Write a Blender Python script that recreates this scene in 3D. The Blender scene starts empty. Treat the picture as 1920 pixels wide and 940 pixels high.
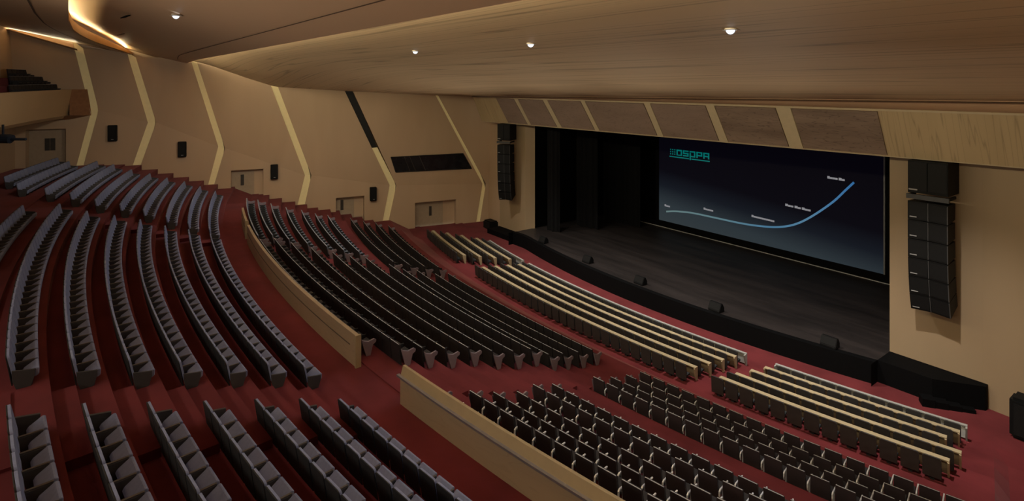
import bpy, math, random
from mathutils import Vector, Matrix

random.seed(7)
SC = bpy.context.scene
COL = SC.collection
YC = 54.4                      # all seat rows are arcs about the point (0, YC) behind the stage
H = 11.0                       # eye level of the camera above the front floor
SCALE = 1.3                    # model units -> metres, applied to every top-level object at the end
PI = math.pi
sin, cos, rad = math.sin, math.cos, math.radians


def P(r, a, z=0.0):
    t = rad(a)
    return (r * sin(t), YC - r * cos(t), z)


# ------------------------------------------------------------------ materials
def new_mat(name):
    m = bpy.data.materials.new(name)
    m.use_nodes = True
    nt = m.node_tree
    b = nt.nodes['Principled BSDF']
    return m, nt, b


def ramp(nt, stops):
    n = nt.nodes.new('ShaderNodeValToRGB')
    cr = n.color_ramp
    while len(cr.elements) < len(stops):
        cr.elements.new(0.5)
    for e, (p, c) in zip(cr.elements, stops):
        e.position = p
        e.color = (*c, 1)
    return n


def coords(nt, scale, kind='Object', rot=(0, 0, 0)):
    tc = nt.nodes.new('ShaderNodeTexCoord')
    mp = nt.nodes.new('ShaderNodeMapping')
    mp.inputs['Scale'].default_value = scale
    mp.inputs['Rotation'].default_value = rot
    nt.links.new(tc.outputs[kind], mp.inputs['Vector'])
    return mp


def mat_plain(name, col, rough=0.6, var=0.12, scale=6.0, metal=0.0, spec=0.4, bump=0.0, emit=None):
    m, nt, b = new_mat(name)
    mp = coords(nt, (scale,) * 3)
    nz = nt.nodes.new('ShaderNodeTexNoise')
    nz.inputs['Scale'].default_value = 1.0
    nz.inputs['Detail'].default_value = 4
    nt.links.new(mp.outputs[0], nz.inputs['Vector'])
    r = ramp(nt, [(0.3, [c * (1 - var) for c in col]), (0.7, [min(1, c * (1 + var)) for c in col])])
    nt.links.new(nz.outputs['Fac'], r.inputs['Fac'])
    nt.links.new(r.outputs[0], b.inputs['Base Color'])
    b.inputs['Roughness'].default_value = rough
    b.inputs['Metallic'].default_value = metal
    b.inputs['Specular IOR Level'].default_value = spec
    if bump:
        bp = nt.nodes.new('ShaderNodeBump')
        bp.inputs['Strength'].default_value = bump
        nt.links.new(nz.outputs['Fac'], bp.inputs['Height'])
        nt.links.new(bp.outputs[0], b.inputs['Normal'])
    if emit:
        b.inputs['Emission Color'].default_value = (*emit[0], 1)
        b.inputs['Emission Strength'].default_value = emit[1]
    return m


def mat_grain(name, dark, light, scale, line=0.5, rough=0.45, spec=0.3, lines=True):
    """wood: long grain stretched by SCALE, thin darker grain lines"""
    m, nt, b = new_mat(name)
    mp = coords(nt, scale)
    n1 = nt.nodes.new('ShaderNodeTexNoise')
    n1.inputs['Scale'].default_value = 1.0
    n1.inputs['Detail'].default_value = 5
    n1.inputs['Distortion'].default_value = 0.35
    nt.links.new(mp.outputs[0], n1.inputs['Vector'])
    r1 = ramp(nt, [(0.25, dark), (0.75, light)])
    nt.links.new(n1.outputs['Fac'], r1.inputs['Fac'])
    out = r1.outputs[0]
    if lines:
        n2 = nt.nodes.new('ShaderNodeTexNoise')
        n2.inputs['Scale'].default_value = 1.7
        n2.inputs['Detail'].default_value = 2
        n2.inputs['Distortion'].default_value = 0.2
        nt.links.new(mp.outputs[0], n2.inputs['Vector'])
        mt = nt.nodes.new('ShaderNodeMath')
        mt.operation = 'PINGPONG'
        mt.inputs[1].default_value = 0.055
        nt.links.new(n2.outputs['Fac'], mt.inputs[0])
        r2 = ramp(nt, [(0.0, [line] * 3), (0.011, (1, 1, 1))])
        nt.links.new(mt.outputs[0], r2.inputs['Fac'])
        mx = nt.nodes.new('ShaderNodeMix')
        mx.data_type = 'RGBA'
        mx.blend_type = 'MULTIPLY'
        mx.inputs[0].default_value = 1.0
        nt.links.new(out, mx.inputs[6])
        nt.links.new(r2.outputs[0], mx.inputs[7])
        out = mx.outputs[2]
    nt.links.new(out, b.inputs['Base Color'])
    b.inputs['Roughness'].default_value = rough
    b.inputs['Specular IOR Level'].default_value = spec
    return m


def mat_emit(name, col, strength):
    m, nt, b = new_mat(name)
    b.inputs['Base Color'].default_value = (*[c * 0.5 for c in col], 1)
    b.inputs['Emission Color'].default_value = (*col, 1)
    b.inputs['Emission Strength'].default_value = strength
    return m


def mat_screen():
    m, nt, b = new_mat('lit_screen')
    tc = nt.nodes.new('ShaderNodeTexCoord')
    sp = nt.nodes.new('ShaderNodeSeparateXYZ')
    nt.links.new(tc.outputs['Generated'], sp.inputs[0])
    # pale slate glow low at the stage-left side, fading upwards and to the other side
    a = nt.nodes.new('ShaderNodeMath'); a.operation = 'MULTIPLY'
    a.inputs[1].default_value = 0.22
    nt.links.new(sp.outputs['X'], a.inputs[0])
    s = nt.nodes.new('ShaderNodeMath'); s.operation = 'ADD'
    nt.links.new(sp.outputs['Z'], s.inputs[0])
    nt.links.new(a.outputs[0], s.inputs[1])
    r = ramp(nt, [(0.0, (0.033, 0.043, 0.048)), (0.18, (0.026, 0.036, 0.043)), (0.36, (0.007, 0.0095, 0.015)),
                  (0.52, (0.0020, 0.0018, 0.0045)), (1.0, (0.0012, 0.0008, 0.0028))])
    nt.links.new(s.outputs[0], r.inputs['Fac'])
    b.inputs['Base Color'].default_value = (0.004, 0.004, 0.006, 1)
    b.inputs['Roughness'].default_value = 0.7
    b.inputs['Specular IOR Level'].default_value = 0.1
    nt.links.new(r.outputs[0], b.inputs['Emission Color'])
    b.inputs['Emission Strength'].default_value = 1.0
    return m


def mat_curve():
    m, nt, b = new_mat('chart_line')
    tc = nt.nodes.new('ShaderNodeTexCoord')
    sp = nt.nodes.new('ShaderNodeSeparateXYZ')
    nt.links.new(tc.outputs['Generated'], sp.inputs[0])
    r = ramp(nt, [(0.0, (0.12, 0.19, 0.19)), (0.35, (0.10, 0.19, 0.22)), (0.62, (0.06, 0.18, 0.30)), (0.8, (0.08, 0.20, 0.32)), (1.0, (0.02, 0.13, 0.33))])
    nt.links.new(sp.outputs['X'], r.inputs['Fac'])
    b.inputs['Base Color'].default_value = (0.01, 0.01, 0.01, 1)
    nt.links.new(r.outputs[0], b.inputs['Emission Color'])
    b.inputs['Emission Strength'].default_value = 1.0
    return m


def mat_carpet():
    m, nt, b = new_mat('red_carpet')
    mp = coords(nt, (0.9, 0.9, 0.9))
    n1 = nt.nodes.new('ShaderNodeTexNoise'); n1.inputs['Scale'].default_value = 1.0; n1.inputs['Detail'].default_value = 8
    nt.links.new(mp.outputs[0], n1.inputs['Vector'])
    r = ramp(nt, [(0.3, (0.085, 0.0115, 0.0135)), (0.7, (0.135, 0.020, 0.023))])
    nt.links.new(n1.outputs['Fac'], r.inputs['Fac'])
    nt.links.new(r.outputs[0], b.inputs['Base Color'])
    n2 = nt.nodes.new('ShaderNodeTexNoise'); n2.inputs['Scale'].default_value = 60
    nt.links.new(mp.outputs[0], n2.inputs['Vector'])
    bp = nt.nodes.new('ShaderNodeBump'); bp.inputs['Strength'].default_value = 0.25
    nt.links.new(n2.outputs['Fac'], bp.inputs['Height'])
    nt.links.new(bp.outputs[0], b.inputs['Normal'])
    b.inputs['Roughness'].default_value = 0.95
    b.inputs['Specular IOR Level'].default_value = 0.1
    b.inputs['Sheen Weight'].default_value = 0.15
    b.inputs['Sheen Tint'].default_value = (1, 0.5, 0.5, 1)
    return m


M = {}
M['carpet'] = mat_carpet()
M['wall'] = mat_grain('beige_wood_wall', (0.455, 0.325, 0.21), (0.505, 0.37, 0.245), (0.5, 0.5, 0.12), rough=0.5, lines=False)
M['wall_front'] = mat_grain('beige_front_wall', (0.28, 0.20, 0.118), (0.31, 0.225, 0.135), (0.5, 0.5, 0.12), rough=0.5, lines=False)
M['ceil_front'] = mat_grain('wavy_wood_ceiling', (0.50, 0.36, 0.215), (0.58, 0.43, 0.265), (0.012, 0.62, 0.06), line=0.6, rough=0.5)
M['ceil_mid'] = mat_grain('smooth_wood_ceiling', (0.50, 0.33, 0.20), (0.55, 0.37, 0.23), (0.05, 0.3, 0.3), lines=False, rough=0.45)
M['header'] = mat_grain('pale_wood_header', (0.40, 0.305, 0.178), (0.455, 0.35, 0.208), (1.5, 0.05, 0.05), line=0.72, rough=0.5)
M['header_trim'] = mat_plain('cream_trim', (0.47, 0.39, 0.26), rough=0.5, var=0.04)
M['acoustic'] = mat_grain('brown_acoustic_cloth', (0.205, 0.145, 0.115), (0.255, 0.185, 0.15), (0.5, 1.6, 1.6), line=0.8, rough=0.8)
M['acoustic_wavy'] = mat_grain('brown_wavy_veneer', (0.15, 0.105, 0.08), (0.25, 0.18, 0.14), (0.35, 2.2, 2.2), line=0.6, rough=0.7)
M['strip'] = mat_plain('glowing_cream_reveal', (0.78, 0.66, 0.36), rough=0.5, var=0.03, emit=((1.0, 0.80, 0.36), 0.055))
M['black_strip'] = mat_plain('black_reveal', (0.008, 0.008, 0.008), rough=0.6)
M['cove_lit_wood'] = mat_grain('warm_lit_cove_face', (0.46, 0.22, 0.05), (0.54, 0.27, 0.07), (0.2, 0.2, 1.0), lines=False, rough=0.45)  # warm cove light put into the wood's colour
M['dark_line'] = mat_plain('dark_seam', (0.10, 0.06, 0.035), rough=0.8)
M['door'] = mat_plain('taupe_door', (0.36, 0.28, 0.195), rough=0.5, var=0.05)
M['slot'] = mat_plain('dark_glass_slot', (0.05, 0.045, 0.04), rough=0.3)
M['ctrl_glass'] = mat_plain('dark_control_glass', (0.010, 0.011, 0.013), rough=0.25, var=0.4, scale=2)
M['parapet'] = mat_grain('pale_wood_parapet', (0.33, 0.24, 0.14), (0.385, 0.285, 0.17), (0.25, 0.25, 1.6), line=0.9, rough=0.5)
M['parapet_cap'] = mat_plain('cream_parapet_edge', (0.34, 0.26, 0.145), rough=0.5, var=0.04)
M['rail'] = mat_plain('grey_metal_rail', (0.30, 0.28, 0.28), rough=0.35, metal=0.6, var=0.05)
M['groove'] = mat_plain('dark_groove', (0.10, 0.075, 0.05), rough=0.8)
M['lilac'] = mat_plain('lilac_grey_upholstery', (0.225, 0.265, 0.42), rough=0.9, var=0.06, scale=20, spec=0.2)
M['shell'] = mat_plain('black_seat_shell', (0.019, 0.016, 0.018), rough=0.65, var=0.15, spec=0.3)
M['rear_shell'] = mat_plain('charcoal_seat_shell', (0.020, 0.020, 0.021), rough=0.65, var=0.15, spec=0.3)
M['side_grey'] = mat_plain('charcoal_side_panel', (0.046, 0.046, 0.050), rough=0.7, var=0.08)
M['arm_grey'] = mat_plain('dark_wood_armrest', (0.085, 0.075, 0.070), rough=0.5, var=0.1)
M['mauve'] = mat_plain('mauve_end_panel', (0.20, 0.155, 0.18), rough=0.75, var=0.06)
M['steel_blue'] = mat_plain('slate_upholstery', (0.16, 0.19, 0.25), rough=0.9, var=0.07, scale=20)
M['maroon_shell'] = mat_plain('dark_maroon_shell', (0.030, 0.021, 0.024), rough=0.6, var=0.12)
M['piping'] = mat_plain('pale_seat_piping', (0.42, 0.42, 0.43), rough=0.7)
M['bracket'] = mat_plain('pale_armrest_bracket', (0.75, 0.75, 0.76), rough=0.4, metal=0.1)
M['desk_seat'] = mat_plain('black_desk_seat', (0.010, 0.012, 0.013), rough=0.7, var=0.15)
M['desk_seat_back'] = mat_plain('dark_brown_seat_back', (0.032, 0.029, 0.028), rough=0.65, var=0.15)
M['desk_wood'] = mat_grain('blond_wood_desk', (0.31, 0.25, 0.15), (0.36, 0.29, 0.175), (1.2, 1.2, 6), lines=False, rough=0.45)
M['desk_panel'] = mat_plain('olive_wood_desk_panel', (0.20, 0.16, 0.10), rough=0.6)
M['desk_white'] = mat_plain('pale_grey_desk_edge', (0.30, 0.30, 0.275), rough=0.5, var=0.05)
M['stage_wood'] = mat_grain('dark_stage_boards', (0.010, 0.008, 0.0075), (0.034, 0.027, 0.025), (0.22, 1.5, 1.0), line=0.7, rough=0.5, spec=0.35)
M['black'] = mat_plain('black_paint', (0.0030, 0.0030, 0.0032), rough=0.75, spec=0.06)
M['black_soft'] = mat_plain('black_velvet', (0.006, 0.006, 0.0065), rough=0.95, spec=0.1)
M['stage_line'] = mat_plain('grey_stage_edge', (0.5, 0.5, 0.5), rough=0.5)
M['spk_black'] = mat_plain('black_speaker_case', (0.005, 0.005, 0.005), rough=0.6, spec=0.15)
M['spk_grille'] = mat_plain('black_speaker_grille', (0.008, 0.008, 0.008), spec=0.15, rough=0.6, var=0.35, scale=60, bump=0.2)
M['spk_edge'] = mat_plain('dark_grey_speaker_edge', (0.045, 0.045, 0.045), rough=0.45)
M['badge'] = mat_plain('silver_badge', (0.3, 0.3, 0.3), rough=0.35)
M['screen'] = mat_screen()
M['curve'] = mat_curve()
M['logo'] = mat_emit('teal_logo', (0.0, 0.13, 0.12), 1.0)
M['caption'] = mat_emit('white_caption', (0.22, 0.22, 0.24), 1.0)
M['screen_rim'] = mat_plain('grey_screen_rim', (0.20, 0.20, 0.20), rough=0.5)
M['lamp'] = mat_emit('downlight_lens', (0.75, 0.85, 1.0), 1.6)
M['lamp_ring'] = mat_plain('downlight_ring', (0.55, 0.5, 0.42), rough=0.4)
M['spot_blue'] = mat_plain('dark_blue_lamp_body', (0.012, 0.018, 0.032), rough=0.5)
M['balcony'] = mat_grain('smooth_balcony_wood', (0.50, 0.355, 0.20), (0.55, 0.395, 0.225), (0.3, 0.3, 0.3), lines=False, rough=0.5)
M['balcony_shaded'] = mat_plain('shaded_balcony_return', (0.27, 0.13, 0.06), rough=0.6)  # shading of the return painted in as darker brown


# ------------------------------------------------------------------ mesh builder
class MB:
    def __init__(s):
        s.v = []; s.f = []; s.mi = []; s.mats = []

    def _m(s, m):
        if m is None:
            return 0
        if m not in s.mats:
            s.mats.append(m)
        return s.mats.index(m)

    def add(s, vs, fs, m=None):
        o = len(s.v); k = s._m(m)
        s.v += [tuple(p) for p in vs]
        s.f += [tuple(i + o for i in f) for f in fs]
        s.mi += [k] * len(fs)
        return s

    def box(s, c, d, m=None, rot=None):
        hx, hy, hz = d[0] / 2, d[1] / 2, d[2] / 2
        vs = [Vector((x, y, z)) for x in (-hx, hx) for y in (-hy, hy) for z in (-hz, hz)]
        if rot:
            vs = [rot @ p for p in vs]
        vs = [p + Vector(c) for p in vs]
        return s.add(vs, [(0, 1, 3, 2), (4, 6, 7, 5), (0, 4, 5, 1), (2, 3, 7, 6), (0, 2, 6, 4), (1, 5, 7, 3)], m)

    def prism(s, poly, x0, x1, m=None, swap='x'):
        """polygon (p,q) extruded along the first axis: x -> (x,p,q); y -> (p,x,q); z -> (p,q,x)"""
        f = {'x': lambda t, p: (t, p[0], p[1]), 'y': lambda t, p: (p[0], t, p[1]), 'z': lambda t, p: (p[0], p[1], t)}[swap]
        n = len(poly)
        vs = [f(x0, p) for p in poly] + [f(x1, p) for p in poly]
        fs = [tuple(range(n)), tuple(range(2 * n - 1, n - 1, -1))] + [(i, i + n, (i + 1) % n + n, (i + 1) % n) for i in range(n)]
        return s.add(vs, fs, m)

    def grid(s, fn, nu, nv, m=None, flip=False):
        vs = [fn(i / nu, j / nv) for i in range(nu + 1) for j in range(nv + 1)]
        fs = []
        for i in range(nu):
            for j in range(nv):
                a = i * (nv + 1) + j
                q = (a, a + 1, a + nv + 2, a + nv + 1)
                fs.append(q[::-1] if flip else q)
        return s.add(vs, fs, m)

    def sweep(s, prof, a0, a1, n=None, m=None, caps=True):
        """closed profile [(r,z)..] swept along an arc about (0,YC)"""
        n = n or max(2, int(abs(a1 - a0) * 2))
        k = len(prof); vs = []; fs = []
        for i in range(n + 1):
            a = a0 + (a1 - a0) * i / n
            vs += [P(r, a, z) for r, z in prof]
        for i in range(n):
            for j in range(k):
                fs.append((i * k + j, i * k + (j + 1) % k, (i + 1) * k + (j + 1) % k, (i + 1) * k + j))
        if caps:
            fs.append(tuple(range(k - 1, -1, -1)))
            fs.append(tuple(n * k + j for j in range(k)))
        return s.add(vs, fs, m)

    def tube(s, pts, r, n=8, m=None):
        pts = [Vector(p) for p in pts]; vs = []; fs = []
        for i, p in enumerate(pts):
            d = (pts[min(i + 1, len(pts) - 1)] - pts[max(i - 1, 0)]).normalized()
            up = Vector((0, 0, 1)) if abs(d.z) < 0.9 else Vector((1, 0, 0))
            x = d.cross(up).normalized(); y = x.cross(d)
            for j in range(n):
                t = 2 * PI * j / n
                vs.append(p + x * (r * cos(t)) + y * (r * sin(t)))
        for i in range(len(pts) - 1):
            for j in range(n):
                fs.append((i * n + j, i * n + (j + 1) % n, (i + 1) * n + (j + 1) % n, (i + 1) * n + j))
        fs.append(tuple(range(n - 1, -1, -1))); fs.append(tuple((len(pts) - 1) * n + j for j in range(n)))
        return s.add(vs, fs, m)

    def cyl(s, c, r, h, n=20, m=None):
        vs = [(c[0] + r * cos(2 * PI * j / n), c[1] + r * sin(2 * PI * j / n), c[2] + z) for z in (0, h) for j in range(n)]
        fs = [tuple(range(n - 1, -1, -1)), tuple(range(n, 2 * n))] + [(j, (j + 1) % n, n + (j + 1) % n, n + j) for j in range(n)]
        return s.add(vs, fs, m)

    def mesh(s, name, mat=None, smooth=False):
        me = bpy.data.meshes.new(name)
        me.from_pydata(s.v, [], s.f)
        for m in (s.mats or [mat]):
            me.materials.append(m)
        if s.mats:
            me.polygons.foreach_set('material_index', s.mi)
        if smooth:
            me.polygons.foreach_set('use_smooth', [True] * len(me.polygons))
        me.update()
        return me

    def build(s, name, mat=None, parent=None, smooth=False, bevel=0.0, recalc=True):
        me = s.mesh(name, mat, smooth)
        if recalc:
            import bmesh
            bm = bmesh.new(); bm.from_mesh(me)
            bmesh.ops.recalc_face_normals(bm, faces=bm.faces)
            if bevel:
                bmesh.ops.bevel(bm, geom=list(bm.edges), offset=bevel, segments=2, affect='EDGES', clamp_overlap=True)
            bm.to_mesh(me); bm.free()
        o = bpy.data.objects.new(name, me)
        COL.objects.link(o)
        if parent:
            o.parent = parent
        return o


def tag(o, label=None, cat=None, group=None, kind=None):
    if label: o['label'] = label
    if cat: o['category'] = cat
    if group: o['group'] = group
    if kind: o['kind'] = kind
    return o


def empty(name, loc, rz, label, cat, group=None):
    o = bpy.data.objects.new(name, None)
    COL.objects.link(o)
    o.location = loc; o.rotation_euler = (0, 0, rz)
    o.empty_display_size = 0.1
    return tag(o, label, cat, group)


def struct(name, mb, mat=None, **k):
    o = mb.build(name, mat, **k)
    o['kind'] = 'structure'
    return o


ONES = ['', 'first', 'second', 'third', 'fourth', 'fifth', 'sixth', 'seventh', 'eighth', 'ninth', 'tenth', 'eleventh', 'twelfth',
        'thirteenth', 'fourteenth', 'fifteenth', 'sixteenth', 'seventeenth', 'eighteenth', 'nineteenth']
TENS = {2: ('twentieth', 'twenty'), 3: ('thirtieth', 'thirty'), 4: ('fortieth', 'forty')}


def nth(n):
    if n < 20: return ONES[n]
    t = TENS[n // 10]
    return t[0] if n % 10 == 0 else t[1] + '-' + ONES[n % 10]


# ------------------------------------------------------------------ camera
F_PX = 1075.0
YAW = math.atan2(0.8026, 0.5965)
CAM = Vector((18.9, -23.5, H))
FW = Vector((-sin(YAW), cos(YAW), 0)); RT = Vector((cos(YAW), sin(YAW), 0))
cd = bpy.data.cameras.new('camera'); cam = bpy.data.objects.new('camera', cd); COL.objects.link(cam)
cam.location = CAM; cam.rotation_euler = (PI / 2, 0, YAW)
cd.lens = F_PX / 1920 * 36; cd.sensor_width = 36; cd.shift_y = -(470 - 150.2) / 1920
cd.clip_start = 0.05; cd.clip_end = 300
SC.camera = cam


def view(p):
    """where a point falls in the 1920x940 frame, and its distance"""
    d = Vector(p) - CAM
    z = d.dot(FW)
    return 960 + F_PX * d.dot(RT) / z, 150.2 - F_PX * d.z / z, z


# ------------------------------------------------------------------ row table: back-top radius, back-top height
REAR_H, MID_H = 0.58, 0.58
REAR = {-1: (81.49, 6.48), 0: (80.19, 6.42), 1: (79.144, 6.33), 2: (78.271, 6.02), 3: (77.416, 5.72), 4: (76.574, 5.42), 5: (75.716, 5.13), 6: (74.885, 4.83), 7: (74.085, 4.52)}
WING_TOP = {-2: (82.7, 6.50)}
MID = {1: (72.35, 4.52), 2: (71.79, 4.393), 3: (71.12, 4.111), 4: (70.34, 3.812), 5: (69.5, 3.55), 6: (68.75, 3.268), 7: (68.04, 3.074), 8: (67.23, 2.849), 9: (66.588, 2.53), 10: (65.79, 2.247), 11: (65.028, 2.043), 12: (64.291, 1.881)}
DESK = {1: (61.25, 1.00), 2: (60.41, 0.88), 3: (59.58, 0.76), 4: (58.75, 0.63), 5: (58.05, 0.53)}
DESK_H = 0.47
AISLE_Z = 3.83
rear_floor = {k: v[1] - REAR_H for k, v in REAR.items()}
mid_floor = {k: v[1] - MID_H for k, v in MID.items()}
mid_floor[1] = 3.86


def wall_x(y):
    return -18.39 - 0.2248 * (0.62 - y)


def wall_angle(r):
    """angle at which the arc of radius r meets the (left) side wall"""
    a = 5.0
    for _ in range(60):
        x, y, _z = P(r, -a)
        a += (x - wall_x(y)) * 0.5
    return a


# ------------------------------------------------------------------ floor: carpeted treads
RO_R, RO_M = 0.37, 0.28         # distance of the next riser behind a seat back
prof = [(52.6, 0.0), (57.85, 0.0)]
for k in (5, 4, 3, 2, 1):
    r, t = DESK[k]
    prof += [(r - 0.14, t - DESK_H)] if k != 5 else [(57.86, t - DESK_H)]
    nxt = DESK[k - 1][0] - 0.14 if k > 1 else 62.0
    prof += [(nxt - 0.001, t - DESK_H)]
prof += [(63.35, mid_floor[12])]
for k in range(12, 0, -1):
    o_ = RO_M if k > 1 else 0.12
    prof += [(MID[k][0] + o_, mid_floor[k])]
    prof += [(MID[k][0] + o_ + .001, mid_floor[k - 1] if k > 1 else AISLE_Z)]
prof += [(73.5, AISLE_Z), (73.501, rear_floor[7])]
for k in range(7, -2, -1):
    prof += [(REAR[k][0] + RO_R, rear_floor[k])]
    if k > -1: prof += [(REAR[k][0] + RO_R + .001, rear_floor[k - 1])]
prof += [(84.8, rear_floor[-1]), (87.5, 6.05)]


def floor_z(r):
    for (r0, z0), (r1, z1) in zip(prof, prof[1:]):
        if r0 <= r <= r1:
            return z0 + (z1 - z0) * (r - r0) / max(1e-6, r1 - r0)
    return 0.0


mb = MB()
NA = 44
SIDE = 13.75                   # beyond this angle the side aisle runs a little lower


def floor_ring(i, a_of, drop):
    (r, z) = prof[i]
    return [P(r, a_of(r, t / NA), max(0.0, z - drop) if r < 72.5 else z) for t in range(NA + 1)]


rows = []
for i in range(len(prof)):
    r, z = prof[i]
    aw = wall_angle(r) + 0.35
    ring = []
    for t in range(NA + 1):
        a = -SIDE + (SIDE * 2) * t / NA
        ring.append(P(r, a, z))
    d = 0.5 if 58 < r < 72.6 else 0.0
    left = [P(r, -aw, max(0, z - d)), P(r, -min(aw, SIDE + 0.3), max(0, z - d))]
    right = [P(r, min(aw, SIDE + 0.3), max(0, z - d)), P(r, aw, max(0, z - d))]
    rows.append(left + ring + right)
W = len(rows[0])
vs = [p for ring in rows for p in ring]
fs = [(i * W + j, i * W + j + 1, (i + 1) * W + j + 1, (i + 1) * W + j) for i in range(len(rows) - 1) for j in range(W - 1)]
mb.add(vs, fs)
# intermediate steps in the aisles
AISLES = []
for k in range(7, 0, -1):
    AISLES.append((REAR[k][0] + RO_R + .001, rear_floor[k], rear_floor[k - 1], 4.5, 6.3))
    AISLES.append((REAR[k][0] + RO_R + .001, rear_floor[k], rear_floor[k - 1], -6.9, -6.45))
for k in range(12, 1, -1):
    AISLES.append((MID[k][0] + RO_M + .001, mid_floor[k], mid_floor[k - 1], 4.95, 6.0))
for r, z0, z1, a0, a1 in AISLES:
    zm = (z0 + z1) / 2
    mb.sweep([(r - 0.36, z0 - 0.05), (r - 0.36, zm), (r + 0.02, zm), (r + 0.02, z0 - 0.05)], a0, a1, 4)
struct('floor', mb, M['carpet'], recalc=False)

# ------------------------------------------------------------------ stage
mb = MB()
ST = 0.80


def apron_y(x):
    return -1.62 + 1.25 * (min(abs(x), 10.6) / 10.6) ** 2


mb.grid(lambda u, v: (-11.9 + 21.98 * u, apron_y(-11.9 + 21.98 * u) + (10.2 - apron_y(-11.9 + 21.98 * u)) * v, ST), 40, 2)
struct('floor_stage', mb, M['stage_wood'], recalc=False)
mb = MB()
n = 40; vs = []; fs = []
for i in range(n + 1):
    x = -11.9 + 21.98 * i / n; y = apron_y(x)
    vs += [(x, y + 0.12, ST + 0.005), (x, y - 0.16, ST + 0.005), (x, y - 0.16, 0.0)]
for i in range(n):
    fs += [(3 * i, 3 * i + 1, 3 * i + 4, 3 * i + 3), (3 * i + 1, 3 * i + 2, 3 * i + 5, 3 * i + 4)]
mb.add(vs, fs)
for x in (-11.9, 10.08): mb.add([(x, -0.9, 0), (x, 9.8, 0), (x, 9.8, ST), (x, -0.9, ST)], [(0, 1, 2, 3)])
struct('wall_stage_front', mb, M['black'], recalc=False)
# black plinth along the foot of the walls beside the stage opening
b = MB(); b.box((-13.4, 0.2, 0.17), (3.7, 1.08, 0.34)); struct('baseboard_left', b, M['black'])
b = MB(); b.prism([(10.08, 0.75), (10.08, -0.36), (11.75, -0.33), (13.0, 0.5), (13.0, 0.75)], 0.0, ST, swap='z'); struct('baseboard_right', b, M['black'])
# back of the stage
b = MB(); b.box((0, 9.9, 4.6), (24, 0.2, 8.6)); struct('wall_stage_back', b, M['black'])
b = MB(); b.box((12.2, 5.5, 4.6), (0.2, 9, 8.6)); struct('wall_stage_right', b, M['black'])
b = MB(); b.box((-12.2, 5.5, 4.6), (0.2, 9, 8.6)); struct('wall_stage_left', b, M['black'])
b = MB(); b.box((0, 5.2, 8.95), (25, 9.6, 0.15)); struct('ceiling_stage', b, M['black'])


def curtain(name, x0, y0, x1, y1, label):
    n = 90; vs = []; fs = []
    L = math.hypot(x1 - x0, y1 - y0); nx, ny = -(y1 - y0) / L, (x1 - x0) / L
    for i in range(n + 1):
        t = i / n; w = 0.09 * sin(t * L * 9) + 0.04 * sin(t * L * 21 + 1)
        for z in (ST + 0.02, 8.7):
            vs.append((x0 + (x1 - x0) * t + nx * w, y0 + (y1 - y0) * t + ny * w, z))
    for i in range(n):
        fs.append((2 * i, 2 * i + 2, 2 * i + 3, 2 * i + 1))
    b = MB().add(vs, fs)
    return tag(b.build(name, M['black_soft'], smooth=True, recalc=False), label, 'curtain', 'black stage curtains')


curtain('stage_curtain', -10.9, 1.6, -9.9, 1.9, 'black side curtain hanging just inside the left stage opening')
curtain('stage_curtain', -10.8, 4.2, -8.9, 4.5, 'black side curtain hanging halfway back on the left of the stage')
curtain('stage_curtain', -10.8, 6.9, -7.6, 7.3, 'black curtain hanging beside the left edge of the big screen')

# projection screen
scr = empty('projection_screen', (0, 8.62, ST), 0, 'huge lit screen at the back of the stage showing a rising blue curve', 'screen')
b = MB(); b.box((0, 0.10, 3.75), (14.9, 0.16, 7.5)); b.build('screen_surround', M['black'], scr)
b = MB(); b.add([(-7.10, 0, 0.45), (6.93, 0, 0.45), (6.93, 0, 7.3), (-7.10, 0, 7.3)], [(0, 1, 2, 3)])
o = b.build('screen_image', M['screen'], scr, recalc=False)
b = MB(); b.box((6.98, -0.02, 3.87), (0.07, 0.06, 6.85)); b.build('screen_rim', M['screen_rim'], scr)
b = MB(); b.box((-0.9, -0.03, 0.02), (16.8, 0.05, 0.035)); b.build('floor_track', M['stage_line'], scr)
cv = [(-6.48, 1.93), (-5.9, 2.06), (-5.33, 2.14), (-4.27, 2.23), (-2.68, 2.24), (-0.83, 2.25), (0.48, 2.34), (1.52, 2.51), (2.45, 2.85), (3.34, 3.44), (4.47, 4.43), (5.14, 5.19), (5.56, 5.67)]


def smooth_line(pts, k=8):
    out = []
    for i in range(len(pts) - 1):
        p0, p1, p2, p3 = pts[max(i - 1, 0)], pts[i], pts[i + 1], pts[min(i + 2, len(pts) - 1)]
        for j in range(k):
            t = j / k
            out.append(tuple(0.5 * (2 * p1[c] + (p2[c] - p0[c]) * t + (2 * p0[c] - 5 * p1[c] + 4 * p2[c] - p3[c]) * t * t + (3 * p1[c] - p0[c] - 3 * p2[c] + p3[c]) * t ** 3) for c in (0, 1)))
    out.append(pts[-1])
    return out


line = smooth_line(cv); vs = []; fs = []
for i, (x, z) in enumerate(line):
    q0, q1 = line[max(i - 1, 0)], line[min(i + 1, len(line) - 1)]
    dx, dz = q1[0] - q0[0], q1[1] - q0[1]; L = math.hypot(dx, dz)
    w = 0.055
    vs += [(x - dz / L * w, -0.015, z + dx / L * w - ST), (x + dz / L * w, -0.015, z - dx / L * w - ST)]
for i in range(len(line) - 1):
    fs.append((2 * i, 2 * i + 1, 2 * i + 3, 2 * i + 2))
MB().add(vs, fs).build('chart_curve', M['curve'], scr, recalc=False)


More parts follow.
